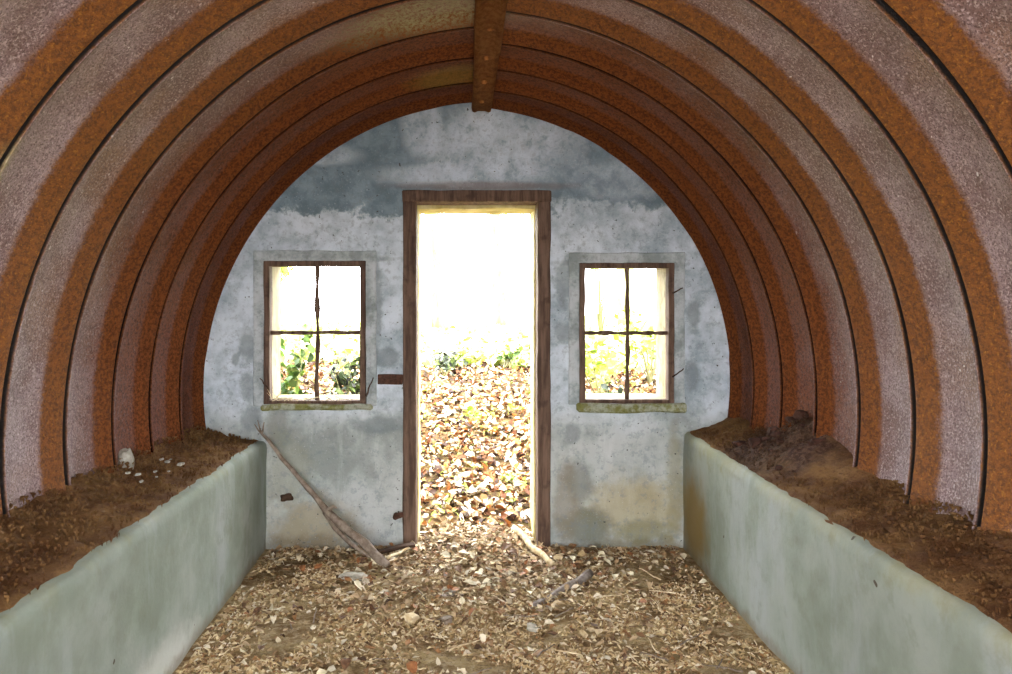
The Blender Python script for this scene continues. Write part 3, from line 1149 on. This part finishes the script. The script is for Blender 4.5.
# straight straws and twigs strewn about
k = 0
for i in range(46):
    y = random.uniform(2.35, 3.75)
    x = random.uniform(lx(y, -1) + .14, lx(y, 1) - .14)
    a = random.uniform(0, 3.14); L = random.uniform(.05, .15)
    dx, dy = math.cos(a) * L / 2, math.sin(a) * L / 2
    p0 = (x - dx, y - dy, floor_h(x - dx, y - dy) + .014); p1 = (x + dx, y + dy, floor_h(x + dx, y + dy) + .016)
    pale = i % 2
    o = stick('twig', p0, p1, random.uniform(.002, .004), .0015, (BRANCH, PALESTICK)[pale], .008, i * 1.9 + 30, 6, .3)
    tag(o, ('brown twig lying loose on the earth floor', 'pale straw-coloured twig lying loose on the earth floor')[pale], 'twig',
        ('brown twigs on the floor', 'pale twigs on the floor')[pale])

# straw caught on the left window sill, root tips at both windows
V, F = [], []
for i in range(26):
    a = px(random.uniform(272, 352), 401)
    ang = random.uniform(-.9, .9); L = random.uniform(.03, .09)
    p0 = Vector((a[0], D - .02 - random.random() * .03, a[1] + .004 + random.random() * .006))
    p1 = p0 + Vector((L * math.cos(ang) * random.choice((-1, 1)), random.uniform(-.02, .02), L * .35 * abs(math.sin(ang)) + .002))
    v, f = tube([p0, p0.lerp(p1, .5) + Vector((0, 0, .006)), p1], [.0014, .0014, .0008], 4)
    b = len(V); V += v; F += [tuple(q + b for q in ff) for ff in f]
for i in range(9):
    a = px(278 + random.uniform(-6, 6), 399)
    p0 = Vector((a[0], D - .03, a[1]))
    p1 = p0 + Vector((random.uniform(-.04, .04), random.uniform(-.02, 0), random.uniform(.02, .06)))
    v, f = tube([p0, p0.lerp(p1, .5) + Vector((.004, 0, 0)), p1], [.0014, .0014, .0008], 4)
    b = len(V); V += v; F += [tuple(q + b for q in ff) for ff in f]
tag(link('straw_wisps', V, F, PALESTICK), 'wisps of dry straw caught on the left window sill', 'straw', kind='stuff')
a = px(372, 391); b = px(363, 372)
for i, (p, q, lab) in enumerate((((366, 396), (374, 377), 'thin dark twig sticking out at the right of the left window'),
                                 ((672, 293), (681, 288), 'thin dark twig sticking out beside the top of the right window'),
                                 ((672, 376), (682, 368), 'thin dark twig sticking out beside the foot of the right window'),
                                 ((270, 390), (262, 378), 'thin dark twig sticking out at the left of the left window'))):
    a, b = px(*p), px(*q)
    o = stick('twig', (a[0], D - .012, a[1]), (b[0], D - .035, b[1]), .0045, .0025, DARKW, .006, i * 4, 5)
    tag(o, lab, 'twig')
# hole knocked in the wall behind the branch
c = px(287, 497)
tag(rock('broken_stub', (c[0], D - .002, c[1]), (.030, .012, .018), 3.1, DARKW, 0), 'dark jagged stub of wood set in the wall behind the branch', 'stub')


# ---------------------------------------------------------------- plants and trees outdoors
def shrub(x, y, h, w, n, pal, label, seed, group=None, size=.07):
    random.seed(seed)
    z0 = bank_h(x, y)
    e = empty('shrub', (x, y, z0 - .01))
    tag(e, label, 'shrub', group)
    V, F = [], []
    tips = []
    for i in range(max(4, n // 22)):
        a = random.uniform(0, 6.28); r = w * random.random() ** .6
        tip = Vector((r * math.cos(a), r * math.sin(a), h * random.uniform(.5, 1)))
        m = tip * .5 + Vector((0, 0, h * .15))
        v, f = tube([Vector((0, 0, 0)), m, tip], [.006, .005, .002], 5)
        b = len(V); V += v; F += [tuple(q + b for q in ff) for ff in f]
        tips.append((m, tip))
    link('stems', V, F, BARK, e)
    def g():
        return 0, 0
    o = scatter('foliage', n, g, lambda a, b: 0, size, pal, [1] * len(pal), .7, GREEN)
    me = o.data
    co = np.zeros(len(me.vertices) * 3); me.vertices.foreach_get('co', co); co = co.reshape(-1, 15, 3)
    for i in range(n):
        m, tip = tips[i % len(tips)]
        p = m.lerp(tip, random.random() ** .7) + Vector([random.gauss(0, w * .16) for _ in range(3)])
        co[i] += np.array(p)
    me.vertices.foreach_set('co', co.ravel()); me.update()
    o.parent = e
    return e


LIME = [srgb(150, 170, 60), srgb(190, 200, 96), srgb(110, 140, 40), srgb(206, 206, 130)]
MID = [srgb(84, 112, 40), srgb(124, 150, 60), srgb(52, 76, 26), srgb(150, 160, 84)]
DARKG = [srgb(34, 44, 22), srgb(52, 66, 30), srgb(24, 26, 14), srgb(96, 112, 50)]
shrub(-1.10, 5.0, .85, .13, 200, MID, 'green leafy shrub outside the left window, at its left', 11, size=.07)
shrub(-.76, 5.3, .62, .14, 230, DARKG, 'dark low bramble outside the left window, at its right', 12, size=.06)
shrub(-.62, 5.5, .52, .09, 90, LIME, 'small yellow-green plant at the right edge of the left window', 13, size=.06)
shrub(-.13, 6.9, .20, .22, 110, DARKG, 'dark green plant low on the bank at the left of the doorway view', 14, size=.06)
shrub(.42, 7.2, .16, .2, 70, MID, 'green plant high on the bank at the right of the doorway view', 15, size=.06)
shrub(.15, 5.7, .09, .16, 40, LIME, 'small lime-green seedling patch halfway up the bank', 16, size=.05)
shrub(.33, 4.75, .05, .07, 14, LIME, 'tiny lime-green sprig on the litter near the door', 17, size=.04)
shrub(1.12, 6.2, .5, .4, 260, LIME, 'yellow-green bush filling the lower right window', 18, size=.08)
shrub(1.62, 6.6, .6, .35, 220, LIME, 'yellow-green bush behind the right edge of the right window', 19, size=.08)
shrub(.95, 5.1, .50, .12, 70, DARKG, 'dark low bramble at the lower left of the right window', 20, size=.05)
shrub(1.9, 10.5, 2.6, .7, 420, LIME, 'tall yellow-green young tree seen through the right window', 21, size=.16)
shrub(-2.5, 10.5, 2.0, .5, 260, LIME, 'tall yellow-green sapling seen through the left window', 22, size=.14)


def tree(x, y, h, r, label, seed):
    random.seed(seed)
    z0 = bank_h(x, y)
    e = empty('tree', (x, y, z0 - .05))
    tag(e, label, 'tree')
    pts = rail((0, 0, 0), (random.uniform(-.3, .3), 0, h), 14, .12, seed)
    V, F = tube(pts, [r * (1.25 - .9 * i / 14) for i in range(15)], 10, .25, seed)
    link('trunk', V, F, BARK, e)
    ends = []
    for i in range(9):
        p = pts[5 + i]
        a = random.uniform(0, 6.28); L = h * random.uniform(.14, .26)
        q = p + Vector((math.cos(a) * L, math.sin(a) * L, L * .5))
        V, F = tube([p, p.lerp(q, .5) + Vector((0, 0, L * .08)), q], [r * .35, r * .22, r * .06], 6, .2, i)
        link('branch', V, F, BARK, e)
        ends.append((p, q))
    n = 700
    o = scatter('foliage', n, lambda: (0, 0), lambda a, b: 0, .22, LIME, [1] * 4, .7, GREEN)
    me = o.data
    co = np.zeros(len(me.vertices) * 3); me.vertices.foreach_get('co', co); co = co.reshape(-1, 15, 3)
    for i in range(n):
        p, q = ends[i % 9]
        t = p.lerp(q, random.uniform(.35, 1.1)) + Vector([random.gauss(0, .28) for _ in range(3)])
        co[i] += np.array(t)
    me.vertices.foreach_set('co', co.ravel()); me.update()
    o.parent = e


tree(-.35, 14, 7, .13, 'slender pale tree seen through the doorway at its left', 31)
tree(1.0, 19, 8, .14, 'distant pale tree seen through the doorway at its right', 32)
tree(-3.1, 13, 7, .12, 'pale tree seen through the left window', 33)
tree(3.4, 16, 8, .16, 'pale tree seen through the right window', 34)
